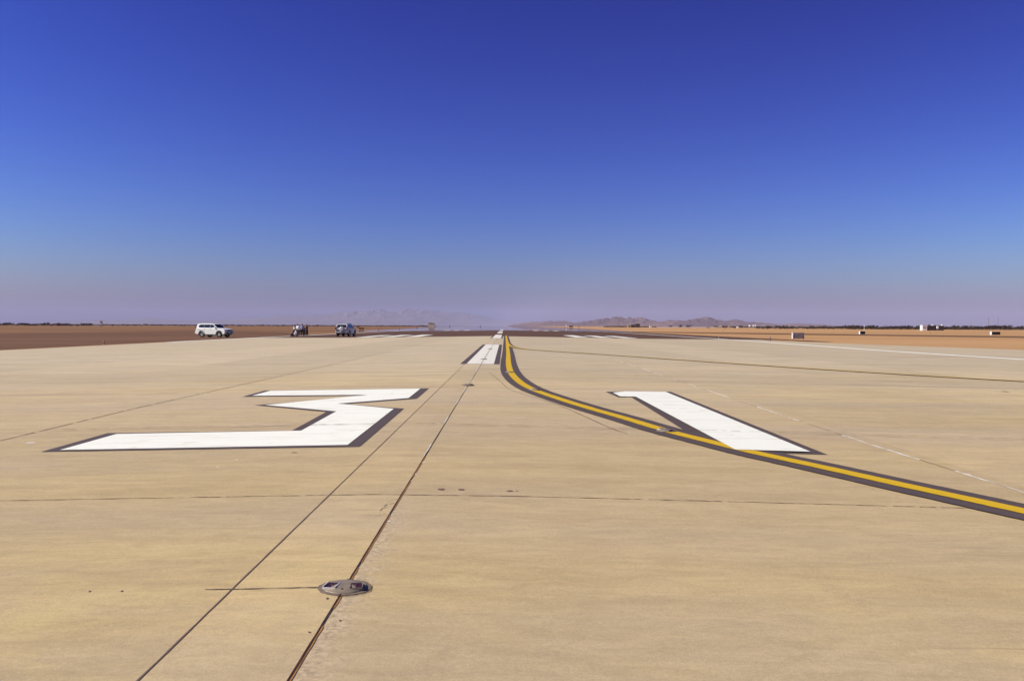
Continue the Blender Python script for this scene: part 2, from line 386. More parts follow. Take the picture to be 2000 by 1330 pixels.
for a in ((639, 1169, .006, .014), (664, 1212, .005, .010), (575, 884, .03, .03), (175, 1155, .005, .012), (238, 1154.5, .005, .012), (1963, 765, .06, .14), (604, 1235, .006, .008)): blob('oil_stain', *a, M['stain'], 10)
for a in ((827, 903, .012, .03), (811, 926.5, .014, .03), (803, 939.5, .012, .03), (760, 1018, .012, .022), (462, 898, .01, .02), (425, 912, .01, .02), (60, 865, .05, .05)): blob('paint_residue', *a, M['chip'], 10)
# ragged cracks left of the centre joint
for k, pl in enumerate((((775, 975), (762, 978), (757, 981)), ((770, 983), (756, 985), (750, 989)), ((757, 991), (746, 993), (741, 999)), ((752, 1003), (738, 1007), (722, 1007)))):
    ribbon('crack', px_line(pl), .006, M['sealgrey'], .003, conc, jit=.9, step=.012, gaps=lambda i: random.random() < .25)

# ---------------------------------------------------------------- painted markings (each a thing: border + paint)
def poly_px(pts): return [G(x, y) for x, y in pts]
t3 = empty('runway_numeral', G(450, 820), label='large white painted number 3 with a dark border on the concrete', cat='runway number')
def rel(name, pts, mat, dz, root, **k):
    o = sheet(name, pts, mat, dz, **k); o.parent = root; o.location = -root.location; return o
b3 = [(80, 882.5), (215, 845.5), (572, 840.5), (636, 804.5), (500, 793.2), (700, 774.5), (612-28, 774.8), (473, 775.3), (516, 764.0), (838, 758.4), (814, 778.8), (676, 788.8), (789, 798.2), (702, 872.8)]
w3 = [(117, 879.6), (229, 848.2), (589, 841.4), (657, 803.8), (516, 793.0), (724, 771.8), (492, 773.4), (528, 762.6), (821, 759.6), (798, 778.0), (660, 788.6), (769, 799.0), (680, 869.8)]
b3 = [(80, 882.8), (210, 846.2), (570, 841.4), (637, 804.8), (497, 791.6), (697, 776.2), (703, 773.0), (473, 775.2), (516, 763.0), (838, 758.4), (814, 778.8), (676, 789.3), (789, 798.2), (702, 872.8)]
rel('dark_border', poly_px(b3), M['black'], .004, t3)
w3 = [(117, 879.8), (228, 848.4), (588, 842.0), (657, 803.9), (518, 791.8), (719, 771.6), (492, 773.4), (528, 763.7), (821, 759.4), (798, 778.0), (660, 788.8), (769, 798.9), (679, 869.8)]
rel('white_paint', poly_px(w3), M['white'], .008, t3)
t1 = empty('runway_numeral', G(1400, 830), label='large white painted number 1 with dark border, its foot over the yellow line', cat='runway number')
rel('dark_border', poly_px([(1183, 765.5), (1208, 776.2), (1232, 775.4), (1345, 846), (1398, 878.5), (1437, 883.2), (1616, 888.3), (1310, 765.2), (1220, 764.0)]), M['black'], .004, t1)
rel('white_paint', poly_px([(1197, 768.2), (1221, 765.6), (1300, 766.6), (1583, 884.8), (1436, 880.6), (1242, 776.3), (1211, 775.6)]), M['white'], .018, t1)

def rect(x0, x1, y0, y1): return [(x0, y0), (x1, y0), (x1, y1), (x0, y1)]
grp = 'centreline stripes of the runway'
for i, (y0, y1, lab) in enumerate(((30.9, 63, 'nearest white centreline stripe between two dark border strips'), (96, 134, 'second nearest white centreline stripe, running from concrete onto asphalt'),
        (160, 201, 'third white centreline stripe out, wholly on the dark asphalt'), (230, 268, 'fourth white centreline stripe out, just before the mirage'), (305, 345, 'farthest white centreline stripe, floating in the mirage'))):
    r = empty('centreline_stripe', (-.85, y0, 0), label=lab, cat='runway stripe', group=grp)
    rel('white_paint', rect(-1.31, -.36, y0, y1), M['whiteold'], .008, r)
    if i < 2:
        ye = min(y1, 122)
        for x0, x1 in ((-1.53, -1.315), (-.355, -.17)): rel('dark_border', rect(x0, x1, y0, ye), M['black'], .007, r)
r = [(x0, s) for s in (-1, 1) for x0 in (10.5, 13.8, 17.1)]
names = {10.5: 'innermost', 13.8: 'middle', 17.1: 'outermost'}
for ys, ye, where in ((119, 145, 'near'), (283, 306, 'far')):
    for x0, s in r:
        a, b = sorted((-1+s*x0, -1+s*(x0+1.8)))
        side = 'left' if s < 0 else 'right'
        lab = f'{names[x0]} of three white bars {side} of the centreline, {"where asphalt begins" if where=="near" else "at the mirage edge"}'
        o = empty('touchdown_bar', ((a+b)/2, ys, zp(a)), label=lab, cat='runway bar', group='touchdown zone bars')
        rel('white_paint', rect(a, b, ys, ye), M['white'], .014 if where == 'far' else .010, o)
        if where == 'near': rel('dark_border', rect(a-.2, b+.2, ys-1.2, ye+.5), M['black'], .006, o)
ribbon('centre_joint', [(-.80, 30.9), (-.785, 63)], .02, M['sealthin'], .013, conc, jit=.5, step=.3, gaps=lambda i: random.random() < .15)
# side stripes
sl = px_line([(-250, 697)]); 
o = ribbon('side_stripe', [(-31.5, 84), (-31.9, 115), (-32.2, 200), (-32.6, 700)], .9, M['white'], .012); tag(o, 'long white edge stripe along the left side of the runway', 'runway stripe')
sr = px_line([(2400, 719), (2000, 702.5), (1860, 694), (1700, 683.5), (1500, 668.8), (1400, 661.8), (1280, 654.2)])
o = ribbon('side_stripe', [(p.x, p.y) for p in sr]+[(31.3, 260), (31.4, 700)], .8, M['white'], .012); tag(o, 'long white edge stripe along the right side of the runway', 'runway stripe')

yl = spline(px_line([(988.6, 655.5), (990.5, 672), (992.5, 690), (993, 708), (997.5, 727), (1013, 745), (1040, 761), (1085, 777.5), (1150, 798), (1220, 818), (1300, 842), (1400, 867.5), (1480, 887), (1600, 913), (1750, 946.5), (1900, 979), (2000, 1001), (2300, 1065), (3200, 1250)]), 10)
r = empty('taxiway_line', (yl[0].x, yl[0].y, 0), label='main curving yellow taxi line between two broad dark borders', cat='taxi line')
for nm, wd, mt, dz in (('dark_border', .57, 'black', .010), ('yellow_paint', .19, 'yellow', .0145)):
    o = ribbon(nm, yl, wd, M[mt], dz, jit=.014 if mt == 'black' else .03, step=.12); o.parent = r; o.location = -r.location
bl = spline(px_line([(989.2, 660), (990.5, 667), (992.6, 672), (997, 676.0), (1006, 679.2), (1022, 681.6), (1050, 684.2), (1200, 694.2), (1500, 715), (1800, 734), (2000, 745.5), (2300, 762), (3200, 805), (5200, 890)]), 8)
r = empty('taxiway_line', (bl[0].x, bl[0].y, 0), label='thin yellow taxi line branching off to the far right edge', cat='taxi line')
for nm, wd, mt, dz in (('dark_border', .50, 'black', .0065), ('yellow_paint', .19, 'yellow', .0175)):
    o = ribbon(nm, bl, wd, M[mt], dz); o.parent = r; o.location = -r.location

# ---------------------------------------------------------------- inset runway lights
def make_light():
    root = empty('inset_runway_light', (0, 0, 0))
    bm = newbm(); n = 48; ri = .108
    inn = [bm.verts.new((ri*math.cos(2*math.pi*i/n), ri*math.sin(2*math.pi*i/n), .0045)) for i in range(n)]
    out = []
    for i in range(n):
        a = 2*math.pi*i/n; k = .136*(1+.045*noise.noise(Vector((math.cos(a)*4, math.sin(a)*4, 5))))
        out.append(bm.verts.new((k*math.cos(a), k*math.sin(a), .0035)))
    for i in range(n): bm.faces.new((inn[i], inn[(i+1) % n], out[(i+1) % n], out[i]))
    low = [bm.verts.new((v.co.x*1.002, v.co.y*1.002, -.004)) for v in out]
    for i in range(n): bm.faces.new((out[i], out[(i+1) % n], low[(i+1) % n], low[i]))
    link('epoxy_surround', bm, M['epoxy'], root)
    bm = newbm(); lathe(bm, [(.112, .004), (.111, .0075), (.107, .009), (.098, .0105), (.094, .0150), (.075, .0195), (.045, .0225), (0, .0235)], 56)
    dome = link('housing', bm, M['cast'], root, smooth=True)
    bm = newbm(); lathe(bm, [(.1005, .0095), (.1035, .0125), (.1065, .0095)], 56); link('rim', bm, M['cast'], dome, smooth=True)
    for s in (-1, 1):     # two light channels, one each side
        ang = R(8)*s
        bm = newbm()
        # channel floor and prism
        Mx = Matrix.Translation((s*.060, -.012, 0)) @ Matrix.Rotation(ang, 4, 'Z')
        pts = [(-.029, -.052), (.029, -.052), (.024, .018), (-.024, .018)]
        a = [bm.verts.new(Mx @ Vector((x, y, .010))) for x, y in pts]
        b = [bm.verts.new(Mx @ Vector((x, y, .0245 if y > 0 else .0172))) for x, y in pts]
        bm.faces.new((b[0], b[1], b[2], b[3]))
        for i in range(4): bm.faces.new((a[i], a[(i+1) % 4], b[(i+1) % 4], b[i]))
        win = link('prism_window', bm, M['lens'], root)
        bm = newbm()
        box(bm, -.033, -.0285, -.055, .020, .010, .0262, Mx); box(bm, .0285, .0325, -.055, .020, .010, .0262, Mx); box(bm, -.0285, .0285, -.058, -.0525, .010, .0205, Mx)
        link('window_edge', bm, M['bright'] if s < 0 else M['cast'], win)
        bm = newbm(); cyl(bm, (s*.060, -.014, .0200), (s*.060, -.014, .0238), .010, .007, 12); link('lamp', bm, M['lens'], win)
    for a in (90, 270):
        bm = newbm(); cyl(bm, (.080*math.cos(R(a)), .080*math.sin(R(a)), .015), (.080*math.cos(R(a)), .080*math.sin(R(a)), .0200), .006, n=10)
        link('bolt', bm, M['lens'], root)
    return root
lt = make_light()
lp = [((675, 1147.5), 'large metal inset light in the foreground on the centre joint', 0), ((914, 753), 'inset light on the centre joint beyond the painted 3', 0),
      ((945, 702.3), 'inset light at the near end of the nearest white centreline stripe', 0), ((957, 682.2), 'inset light at the far end of the nearest white centreline stripe', 0),
      ((1302, 843.3), 'inset light in the yellow taxi line beside the painted 1', -.9), ((1047, 763.2), 'inset light where the yellow taxi line starts bending to the right', -.7), ((996, 728.3), 'small inset light in the yellow line near its sharpest bend', -.3)]
for i, ((x, y), lab, rz) in enumerate(lp):
    o = lt if i == 0 else copy_tree(lt)
    p = G(x, y)
    if i < 4: p.x = -.80
    o.location = (p.x, p.y, zp(p.x)+(.0 if i == 0 else .016)); o.rotation_euler = (0, .0145, rz)
    tag(o, lab, 'runway light', 'inset lights in the pavement')
sc = G(675, 1147.5)
ribbon('sealant_seam', [(-.812, sc.y-.155), (-.76, sc.y-.143), (-.71, sc.y-.115), (-.672, sc.y-.07), (-.662, sc.y-.03)], .007, M['sealdark'], .005, conc, jit=.4, step=.01)

# ---------------------------------------------------------------- mountains
def interp(t, x):
    for (a, ya), (b, yb) in zip(t, t[1:]):
        if a <= x <= b:
            k = (x-a)/(b-a); k = k*k*(3-2*k); return ya+(yb-ya)*k
    return t[0][1] if x < t[0][0] else t[-1][1]
def mountains(name, prof, D, depth, mat, seed, nx=260, ny=36, rough=.35):
    bm = newbm(); rows = []; px0, px1 = prof[0][0], prof[-1][0]
    for j in range(ny+1):
        v = j/ny; row = []
        for i in range(nx+1):
            px = px0+(px1-px0)*i/nx; Y = D+(v-.35)*depth
            X = (px-985)/F*Y
            hh = interp(prof, px)*D/F
            q = Vector((X/(depth*.10), Y/(depth*.16), seed))
            n = noise.fractal(q, 1.0, 2.1, 7); rdg = 1-abs(noise.fractal(q*1.3, .9, 2.0, 6))*1.6
            env = max(0, 1-abs(v-.38)/.4)**.8 if v < .38 else max(0, 1-(v-.38)/.62)
            z = hh*(env*(1-rough*.3) + rough*env*(n*.6+(rdg-.6)*.6)) if j not in (0, ny) else -40
            row.append(bm.verts.new((X, Y, max(z, -40) - 1)))
        rows.append(row)
    for a, b in zip(rows, rows[1:]):
        for i in range(nx): bm.faces.new((a[i], a[i+1], b[i+1], b[i]))
    return link(name, bm, mat, kind='structure')
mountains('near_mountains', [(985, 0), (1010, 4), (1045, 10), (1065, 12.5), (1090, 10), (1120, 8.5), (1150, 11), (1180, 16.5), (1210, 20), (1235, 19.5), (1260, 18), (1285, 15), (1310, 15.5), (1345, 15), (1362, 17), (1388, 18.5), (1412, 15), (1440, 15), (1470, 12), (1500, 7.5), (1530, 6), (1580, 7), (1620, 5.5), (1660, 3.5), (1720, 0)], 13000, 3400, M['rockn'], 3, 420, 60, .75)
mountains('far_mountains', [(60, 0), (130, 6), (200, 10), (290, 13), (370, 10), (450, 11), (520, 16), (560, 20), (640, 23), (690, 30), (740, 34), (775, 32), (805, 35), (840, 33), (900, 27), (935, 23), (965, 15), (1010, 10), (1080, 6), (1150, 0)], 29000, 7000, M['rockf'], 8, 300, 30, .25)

# ---------------------------------------------------------------- haze
bm = newbm(); box(bm, -39000, 39000, -300, 38000, -42, 640)
hz = link('haze', bm, M['rockf'], kind='stuff')
hm = bpy.data.materials.new('haze_air'); hm.use_nodes = True; hn = hm.node_tree; hn.nodes.clear()
ho = hn.nodes.new('ShaderNodeOutputMaterial'); pv = hn.nodes.new('ShaderNodeVolumePrincipled')
pv.inputs['Color'].default_value = (.56, .60, .90, 1); pv.inputs['Density'].default_value = 3.2e-5; pv.inputs['Anisotropy'].default_value = 0
hn.links.new(pv.outputs[0], ho.inputs['Volume']); hz.data.materials.clear(); hz.data.materials.append(hm)

# ---------------------------------------------------------------- vehicles
def prism_layers(bm, layers):          # layers: list of (y, [(x,z)...]) with equal counts
    L = [[bm.verts.new((x, y, z)) for x, z in pts] for y, pts in layers]
    for A, B in zip(L, L[1:]):
        n = len(A)
        for i in range(n): bm.faces.new((A[i], A[(i+1) % n], B[(i+1) % n], B[i]))
    for cap in (L[0][::-1], L[-1]): bm.faces.new(cap)
    bmesh.ops.triangulate(bm, faces=[f for f in bm.faces if len(f.verts) > 4])
def arc(cx, cz, r, a0, a1, n=9): return [(cx+r*math.cos(R(a0+(a1-a0)*i/n)), cz+r*math.sin(R(a0+(a1-a0)*i/n))) for i in range(n+1)]
def hw(z): return .895-.30*max(0, z-1.25)**1.15
def panel(bm, pts, s, out=.007, th=.02, fixy=None):   # (x,z) outline laid on the car's side
    a = []; b = []
    for x, z in pts:
        y = (fixy if fixy else hw(z)); a.append(bm.verts.new((x, s*(y+out), z))); b.append(bm.verts.new((x, s*(y-th), z)))
    n = len(pts)
    for i in range(n): bm.faces.new((a[i], a[(i+1) % n], b[(i+1) % n], b[i]))
    bm.faces.new(a); bm.faces.new(b[::-1])
def make_suv():
    root = empty('parked_car')
    low = [(-2.40, .55), (-2.30, .46), (-1.90, .44)] + arc(-1.37, .40, .47, 175, 5) + [(-.85, .40), (.0, .39), (.90, .40)] + arc(1.42, .40, .47, 175, 5) + \
          [(1.98, .42), (2.28, .45), (2.40, .62), (2.42, .82), (2.37, 1.00), (2.20, 1.12), (1.65, 1.20), (1.12, 1.26), (-2.32, 1.26), (-2.38, 1.10), (-2.42, .80)]
    def ins(p, kx, dz): return [(x*kx if abs(x) > 1.95 else x, (z-dz if z > 1.1 else z)) for x, z in p]
    bm = newbm()
    prism_layers(bm, [(-.945, ins(low, .955, .06)), (-.905, ins(low, .985, .015)), (-.70, low), (.70, low), (.905, ins(low, .985, .015)), (.945, ins(low, .955, .06))])
    gh = [(1.14, 1.24), (.42, 1.78), (.22, 1.835), (-.30, 1.87), (-1.55, 1.865), (-2.02, 1.82), (-2.12, 1.77), (-2.335, 1.24)]
    L = [[bm.verts.new((x, s*hw(z), z)) for x, z in gh] for s in (-1, 1)]
    n = len(gh)
    for i in range(n): bm.faces.new((L[0][i], L[0][(i+1) % n], L[1][(i+1) % n], L[1][i]))
    bm.faces.new(L[0][::-1]); bm.faces.new(L[1])
    body = link('body', bm, M['carwhite'], root)
    bv = body.modifiers.new('soft', 'BEVEL'); bv.width = .022; bv.segments = 2; bv.limit_method = 'ANGLE'; bv.angle_limit = R(28)
    bm = newbm(); box(bm, -2.25, 2.25, -.66, .66, .36, 1.0); box(bm, -.9, .9, -.90, .90, .32, .41); link('underbody', bm, M['plastic'], root)
    for s in (-1, 1):
        bm = newbm(); panel(bm, [(.96, 1.30), (.34, 1.715), (-.02, 1.735), (-.06, 1.30)], s); link('window', bm, M['glass'], root)
        bm = newbm(); panel(bm, [(-.10, 1.30), (-.06, 1.735), (-.98, 1.735), (-1.02, 1.30)], s); link('window', bm, M['glass'], root)
        bm = newbm(); panel(bm, [(-1.06, 1.30), (-1.02, 1.735), (-1.72, 1.715), (-1.86, 1.62), (-1.90, 1.42), (-1.80, 1.32)], s); link('window', bm, M['glass'], root)
        for pts, hx in (([(.90, .46), (1.02, .80), (1.02, 1.20), (-.05, 1.20), (-.05, .46)], .12), ([(-.08, .46), (-.08, 1.20), (-1.04, 1.20), (-1.04, .86), (-.82, .60), (-.80, .46)], -.88)):
            bm = newbm(); panel(bm, pts, s, .006, .02, .945); d = link('door', bm, M['carwhite'], root)
            bm = newbm(); box(bm, hx-.09, hx+.09, s*.945 if s > 0 else -.985, .985 if s > 0 else -.945, 1.07, 1.105); link('door_handle', bm, M['chrome'], d)
        bm = newbm(); box(bm, .70, .90, min(s*.90, s*1.10), max(s*.90, s*1.10), 1.27, 1.42); m = link('mirror', bm, M['carwhite'], root)
        m.modifiers.new('b', 'BEVEL').width = .03
        bm = newbm(); panel(bm, [(2.385, .98), (2.21, 1.09), (1.90, 1.06), (2.02, .90), (2.36, .84)], s, .0, .10, .93)
        link('headlight', bm, M['lampclear'], root)
        bm = newbm(); box(bm, 2.37, 2.425, min(s*.55, s*.80), max(s*.55, s*.80), .86, 1.00); link('headlight', bm, M['lampclear'], root)
        bm = newbm(); box(bm, 2.385, 2.44, min(s*.62, s*.78), max(s*.62, s*.78), .56, .68); link('fog_light', bm, M['lampclear'], root)
        bm = newbm(); box(bm, -2.40, -2.24, min(s*.76, s*.93), max(s*.76, s*.93), .92, 1.38); link('tail_light', bm, M['lampred'], root)
        bm = newbm(); cyl(bm, (.15, s*.70, 1.90), (-1.75, s*.70, 1.90), .022)
        for x in (.15, -.8, -1.75): cyl(bm, (x, s*.70, 1.83), (x, s*.70, 1.90), .02, n=8)
        link('roof_rail', bm, M['chrome'], root)
        bm = newbm(); box(bm, -.80, .88, min(s*.84, s*.99), max(s*.84, s*.99), .36, .41); link('side_step', bm, M['plastic'], root)
        for cx in (-1.37, 1.42):
            bm = newbm()
            A = arc(cx, .40, .475, 178, 2, 12); B = arc(cx, .40, .535, 178, 2, 12)
            for (a1, a2), (b1, b2) in zip(zip(A, A[1:]), zip(B, B[1:])):
                vs = [bm.verts.new((x, s*yy, z)) for yy in (.93, .965) for x, z in (a1, a2, b2, b1)]
                for f in ((0, 1, 2, 3), (7, 6, 5, 4), (0, 4, 5, 1), (1, 5, 6, 2), (2, 6, 7, 3), (3, 7, 4, 0)): bm.faces.new([vs[q] for q in f])
            link('wheel_arch', bm, M['plastic'], root)
            e = empty('wheel', (cx, s*.82, .385)); e.parent = root
            bm = newbm(); lathe(bm, [(.235, -.13), (.35, -.135), (.378, -.11), (.385, -.05), (.385, .05), (.378, .11), (.35, .135), (.235, .13), (.235, -.13)], 28)
            bmesh.ops.rotate(bm, matrix=Matrix.Rotation(R(-90)*s, 3, 'X'), verts=bm.verts); link('tyre', bm, M['rubber'], e, smooth=True)
            bm = newbm(); lathe(bm, [(.245, .10), (.225, .115), (.21, .07), (.20, .02), (.0, .02)], 28); lathe(bm, [(.07, .03), (.065, .105), (0, .11)], 14)
            for k in range(6):
                a = R(60*k); box(bm, .04, .225, -.028, .028, .06, .10, Matrix.Rotation(a, 4, 'Z'))
            bmesh.ops.rotate(bm, matrix=Matrix.Rotation(R(-90)*s, 3, 'X'), verts=bm.verts); link('rim', bm, M['alloy'], e)
    # glass front and back, bonnet details
    def slope(x0, z0, x1, z1, y0, y1, out=.008, th=.03):
        bm = newbm(); d = Vector((x1-x0, 0, z1-z0)).normalized(); nn = Vector((d.z, 0, -d.x))
        if x0 < 0: nn = -nn
        q = [Vector((x0, -y0, z0)), Vector((x0, y0, z0)), Vector((x1, y1, z1)), Vector((x1, -y1, z1))]
        a = [bm.verts.new(v+nn*out) for v in q]; b = [bm.verts.new(v-nn*th) for v in q]
        for i in range(4): bm.faces.new((a[i], a[(i+1) % 4], b[(i+1) % 4], b[i]))
        bm.faces.new(a); bm.faces.new(b[::-1]); return bm
    link('windscreen', slope(1.08, 1.285, .46, 1.75, .80, .68), M['glass'], root)
    link('rear_window', slope(-2.315, 1.29, -2.155, 1.685, .72, .63), M['glass'], root)
    bm = newbm(); box(bm, 2.37, 2.435, -.50, .50, .80, 1.02)
    g = link('grille', bm, M['plastic'], root)
    for k in range(5):
        bm = newbm(); box(bm, 2.435, 2.45, -.42+.2*k, -.38+.2*k, .81, 1.0); link('grille_bar', bm, M['chrome'], g)
    bm = newbm(); box(bm, 2.38, 2.45, -.58, .58, .50, .72); bp = link('air_intake', bm, M['plastic'], root)
    bm = newbm(); box(bm, 2.45, 2.462, -.26, .26, .60, .71); link('number_plate', bm, M['wwall'], bp)
    bm = newbm(); box(bm, -2.52, -2.36, -.88, .88, .52, .70); rb = link('rear_bumper', bm, M['carwhite'], root)
    rb.modifiers.new('b', 'BEVEL').width = .03
    bm = newbm(); box(bm, -2.50, -2.38, -.80, .80, .46, .52); link('bumper_skirt', bm, M['plastic'], rb)
    bm = newbm(); lathe(bm, [(0, 0), (.30, 0), (.355, .03), (.365, .10), (.365, .17), (.34, .205), (.20, .225), (0, .225)], 30)
    bmesh.ops.transform(bm, matrix=Matrix.Translation((-2.39, -.08, 1.06)) @ Matrix.Rotation(R(-90), 4, 'Y'), verts=bm.verts)
    link('spare_wheel_cover', bm, M['carwhite'], root, smooth=True)
    bm = newbm(); box(bm, -2.46, -2.41, .34, .78, .76, .98); link('number_plate', bm, M['plastic'], root)
    return root
suv = make_suv()
c1 = AT(420.5, 121, -.365); suv.location = c1; suv.rotation_euler = (0, 0, R(-19))
tag(suv, 'white off-road car seen from its side, nose to the right, leftmost vehicle', 'car', 'off-road cars parked by the runway')
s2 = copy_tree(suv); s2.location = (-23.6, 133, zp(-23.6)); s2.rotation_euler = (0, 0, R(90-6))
shaded_paint = simple('shaded_car_paint', (.52, .50, .48), .3, .2, .02)  # pale car paint darkened: shade on the second car put into its colour
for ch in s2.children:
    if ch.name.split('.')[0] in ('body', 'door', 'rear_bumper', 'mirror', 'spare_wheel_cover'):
        ch.data = ch.data.copy(); ch.data.materials[0] = shaded_paint
tag(s2, 'shade-toned pale off-road car seen from behind, with a spare wheel on its back door', 'car', 'off-road cars parked by the runway')

# ---------------------------------------------------------------- people
DG = None
def skin_mesh(verts, edges, name, mat, parent, sub=1):
    me = bpy.data.meshes.new(name); me.from_pydata([v[0] for v in verts], edges, [])
    o = bpy.data.objects.new(name, me); COL.objects.link(o)
    o.modifiers.new('skin', 'SKIN'); sm = o.modifiers.new('sub', 'SUBSURF'); sm.levels = sub; sm.render_levels = sub
    sl = me.skin_vertices[0].data
    for i, v in enumerate(verts):
        r = v[1]; sl[i].radius = r if isinstance(r, tuple) else (r, r)
    sl[0].use_root = True
    dg = bpy.context.evaluated_depsgraph_get(); dg.update()
    nm = bpy.data.meshes.new_from_object(o.evaluated_get(dg)); bpy.data.objects.remove(o); bpy.data.meshes.remove(me)
    for p in nm.polygons: p.use_smooth = True
    nm.materials.clear(); nm.materials.append(mat)
    o = bpy.data.objects.new(name, nm); COL.objects.link(o); o.parent = parent
    return o
def person(loc, rz, label, shirt, trousers, H=1.76, lean=0.0, arms=(0.4, 0.4), crouch=False, legs=(.06, -.06)):
    """faces +X before rz; y is the person's left"""
    root = empty('person', loc, rz, label=label, cat='person', group='people standing together at the runway edge')
    k = H/1.76
    hip = Vector((0, 0, .93)) if not crouch else Vector((-.12, 0, .34))
    ln = lean if not crouch else .45
    up = Vector((math.sin(ln), 0, math.cos(ln)))
    waist = hip+up*.14; chest = hip+up*.36; neckb = hip+up*.52; head = neckb+Vector((math.sin(ln*.6)*.14+.02, 0, .15))
    J = {}
    for s, lg, ar in ((1, legs[0], arms[0]), (-1, legs[1], arms[1])):
        hp = hip+Vector((0, s*.095, -.03))
        if crouch: kn = hp+Vector((.40, s*.06, .14)); an = Vector((.10, s*.13, .08))
        else: kn = Vector((lg*.6+.02, s*.11, .50)); an = Vector((lg, s*.125, .08))
        sh = chest+Vector((0, s*.185, 0))+up*.10
        el = sh+Vector((.03+ar*.10, s*.05, -.28)); wr = el+Vector((.05+.16*ar, -s*.03, -.22+.14*ar)).normalized()*.25
        hd = (wr-el).normalized()
        J[s] = (hp, kn, an, an+Vector((.16, s*.02, -.035)), sh, el, wr, hd)
    V, E = [], []
    def add(p, r, par=None):
        V.append((tuple(Vector(p)*k), tuple(q*k for q in r) if isinstance(r, tuple) else r*k))
        if par is not None: E.append((par, len(V)-1))
        return len(V)-1
    a = add(hip, (.13, .10)); b = add(waist, (.125, .095), a); c = add(chest, (.145, .105), b); d = add(neckb, .062, c)
    e1 = add(neckb+Vector((.01, 0, .06)), .055, d); e2 = add(head, (.078, .092), e1); e3 = add(head+Vector((.0, 0, .08)), (.066, .078), e2)
    add(head+Vector((.098, 0, -.01)), .012, e2)
    for s in (1, -1):
        hp, kn, an, to, sh, el, wr, hd = J[s]
        i = add(hp, .085, a); i = add(kn, .052, i); i = add(an, .036, i); add(to, .030, i)
        i = add(sh, .055, c); i = add(el, .040, i); i = add(wr, .026, i)
        palm = wr+hd*.075; pi = add(palm, (.032, .018), i)
        side = Vector((0, 0, 1)).cross(hd).normalized()*s; dn = hd.cross(side)
        for q, ln_ in enumerate((.062, .070, .066, .052)):
            base = palm+hd*.025+side*(.027-.018*q); fi = add(base, .009, pi); f2 = add(base+hd*ln_*.55+Vector((0, 0, -.010)), .008, fi); add(base+hd*ln_*.9+Vector((0, 0, -.030)), .007, f2)
        ti = add(wr+hd*.03+side*.035, .010, i); add(wr+hd*.07+side*.055+Vector((0, 0, -.012)), .009, ti)
    skin_mesh(V, E, 'body', M['skin'], root)
    V, E = [], []
    a = add(hip+up*.0, (.160, .125)); b = add(waist, (.150, .118), a); c = add(chest, (.175, .130), b); d = add(neckb-up*.015, .080, c)
    for s in (1, -1):
        hp, kn, an, to, sh, el, wr, hd = J[s]
        i = add(sh, .076, c); i = add(sh.lerp(el, .9), .060, i); add(el.lerp(wr, .75), .046, i)
    skin_mesh(V, E, 'shirt', shirt, root)
    V, E = [], []
    a = add(hip+up*.04, (.152, .120))
    for s in (1, -1):
        hp, kn, an, to, sh, el, wr, hd = J[s]
        i = add(hp+Vector((0, 0, -.03)), .118, a); i = add(kn, .092, i); add(an+Vector((0, 0, .03)), .078, i)
    skin_mesh(V, E, 'trousers', trousers, root)
    for s in (1, -1):
        an, to = J[s][2], J[s][3]; V, E = [], []
        i = add(an+Vector((-.03, 0, -.035)), (.045, .040)); i = add(an+Vector((.08, 0, -.045)), (.048, .034), i); add(to+Vector((.03, 0, -.012)), (.042, .028), i)
        skin_mesh(V, E, 'shoe', M['shoe'], root)
    bm = newbm(); bmesh.ops.create_icosphere(bm, subdivisions=2, radius=1)
    for v in bm.verts:
        v.co = Vector((v.co.x*.103, v.co.y*.090, v.co.z*.105))
        if v.co.z < -.01 and v.co.x > -.03: v.co = Vector((v.co.x*.55, v.co.y*.7, max(v.co.z, -.02)))
        if v.co.x > .06 and v.co.z < .05: v.co.x = .06
        v.co = (v.co+head+Vector((-.018, 0, .052)))*k
    link('hair', bm, M['hair'], root, smooth=True)
    for s in (1, -1):
        bm = newbm(); bmesh.ops.create_icosphere(bm, subdivisions=1, radius=.012*k, matrix=Matrix.Translation((head+Vector((.083, s*.032, .022)))*k)); link('eye', bm, M['darkglass'], root)
    bm = newbm(); c0 = (head+Vector((.086, 0, -.048)))*k; box(bm, c0.x-.01, c0.x+.006, -.024*k, .024*k, c0.z-.006, c0.z+.006); link('mouth', bm, M['lampred'], root)
    return root
PY = 134
def pl(px, y=PY): p = AT(px, y); p.z = zp(p.x)+.012; return p
person(pl(574.5, 134.3), R(5), 'person in a white shirt at the left end of the group, leaning forward', M['shirtw'], M['trouser'], 1.74, .20, (.7, .5))
person(pl(582, 132.6), R(62), 'tall person in a white shirt with their back to the camera', M['shirtw'], M['jeans'], 1.84, .05, (.6, .4))
person(pl(587, 135.2), R(-60), 'person in a white shirt half hidden in the middle of the group', M['shirtw'], M['trouser'], 1.72, .12, (.9, .8))
person(pl(591, 133.0), R(100), 'tall person in a lilac-white shirt right of the middle, dark trousers', simple('lilac_cotton', (.55, .50, .68), .85, 0, .04, 12), M['trouser'], 1.86, .02, (.5, .5))
person(pl(595.8, 134.4), R(170), 'person in a purple shirt stooping between two taller people', M['shirtp'], M['trouser'], 1.66, .34, (.8, .8))
person(pl(600.5, 133.4), R(165), 'person in dark clothes at the right end of the group', M['shirtd'], M['trouser'], 1.78, .06, (.3, .2))
person(pl(577.5, 133.4), R(20), 'crouching person in white low down in the left of the group', M['shirtw'], M['shirtw'], 1.72, .3, (.6, .6), crouch=True)
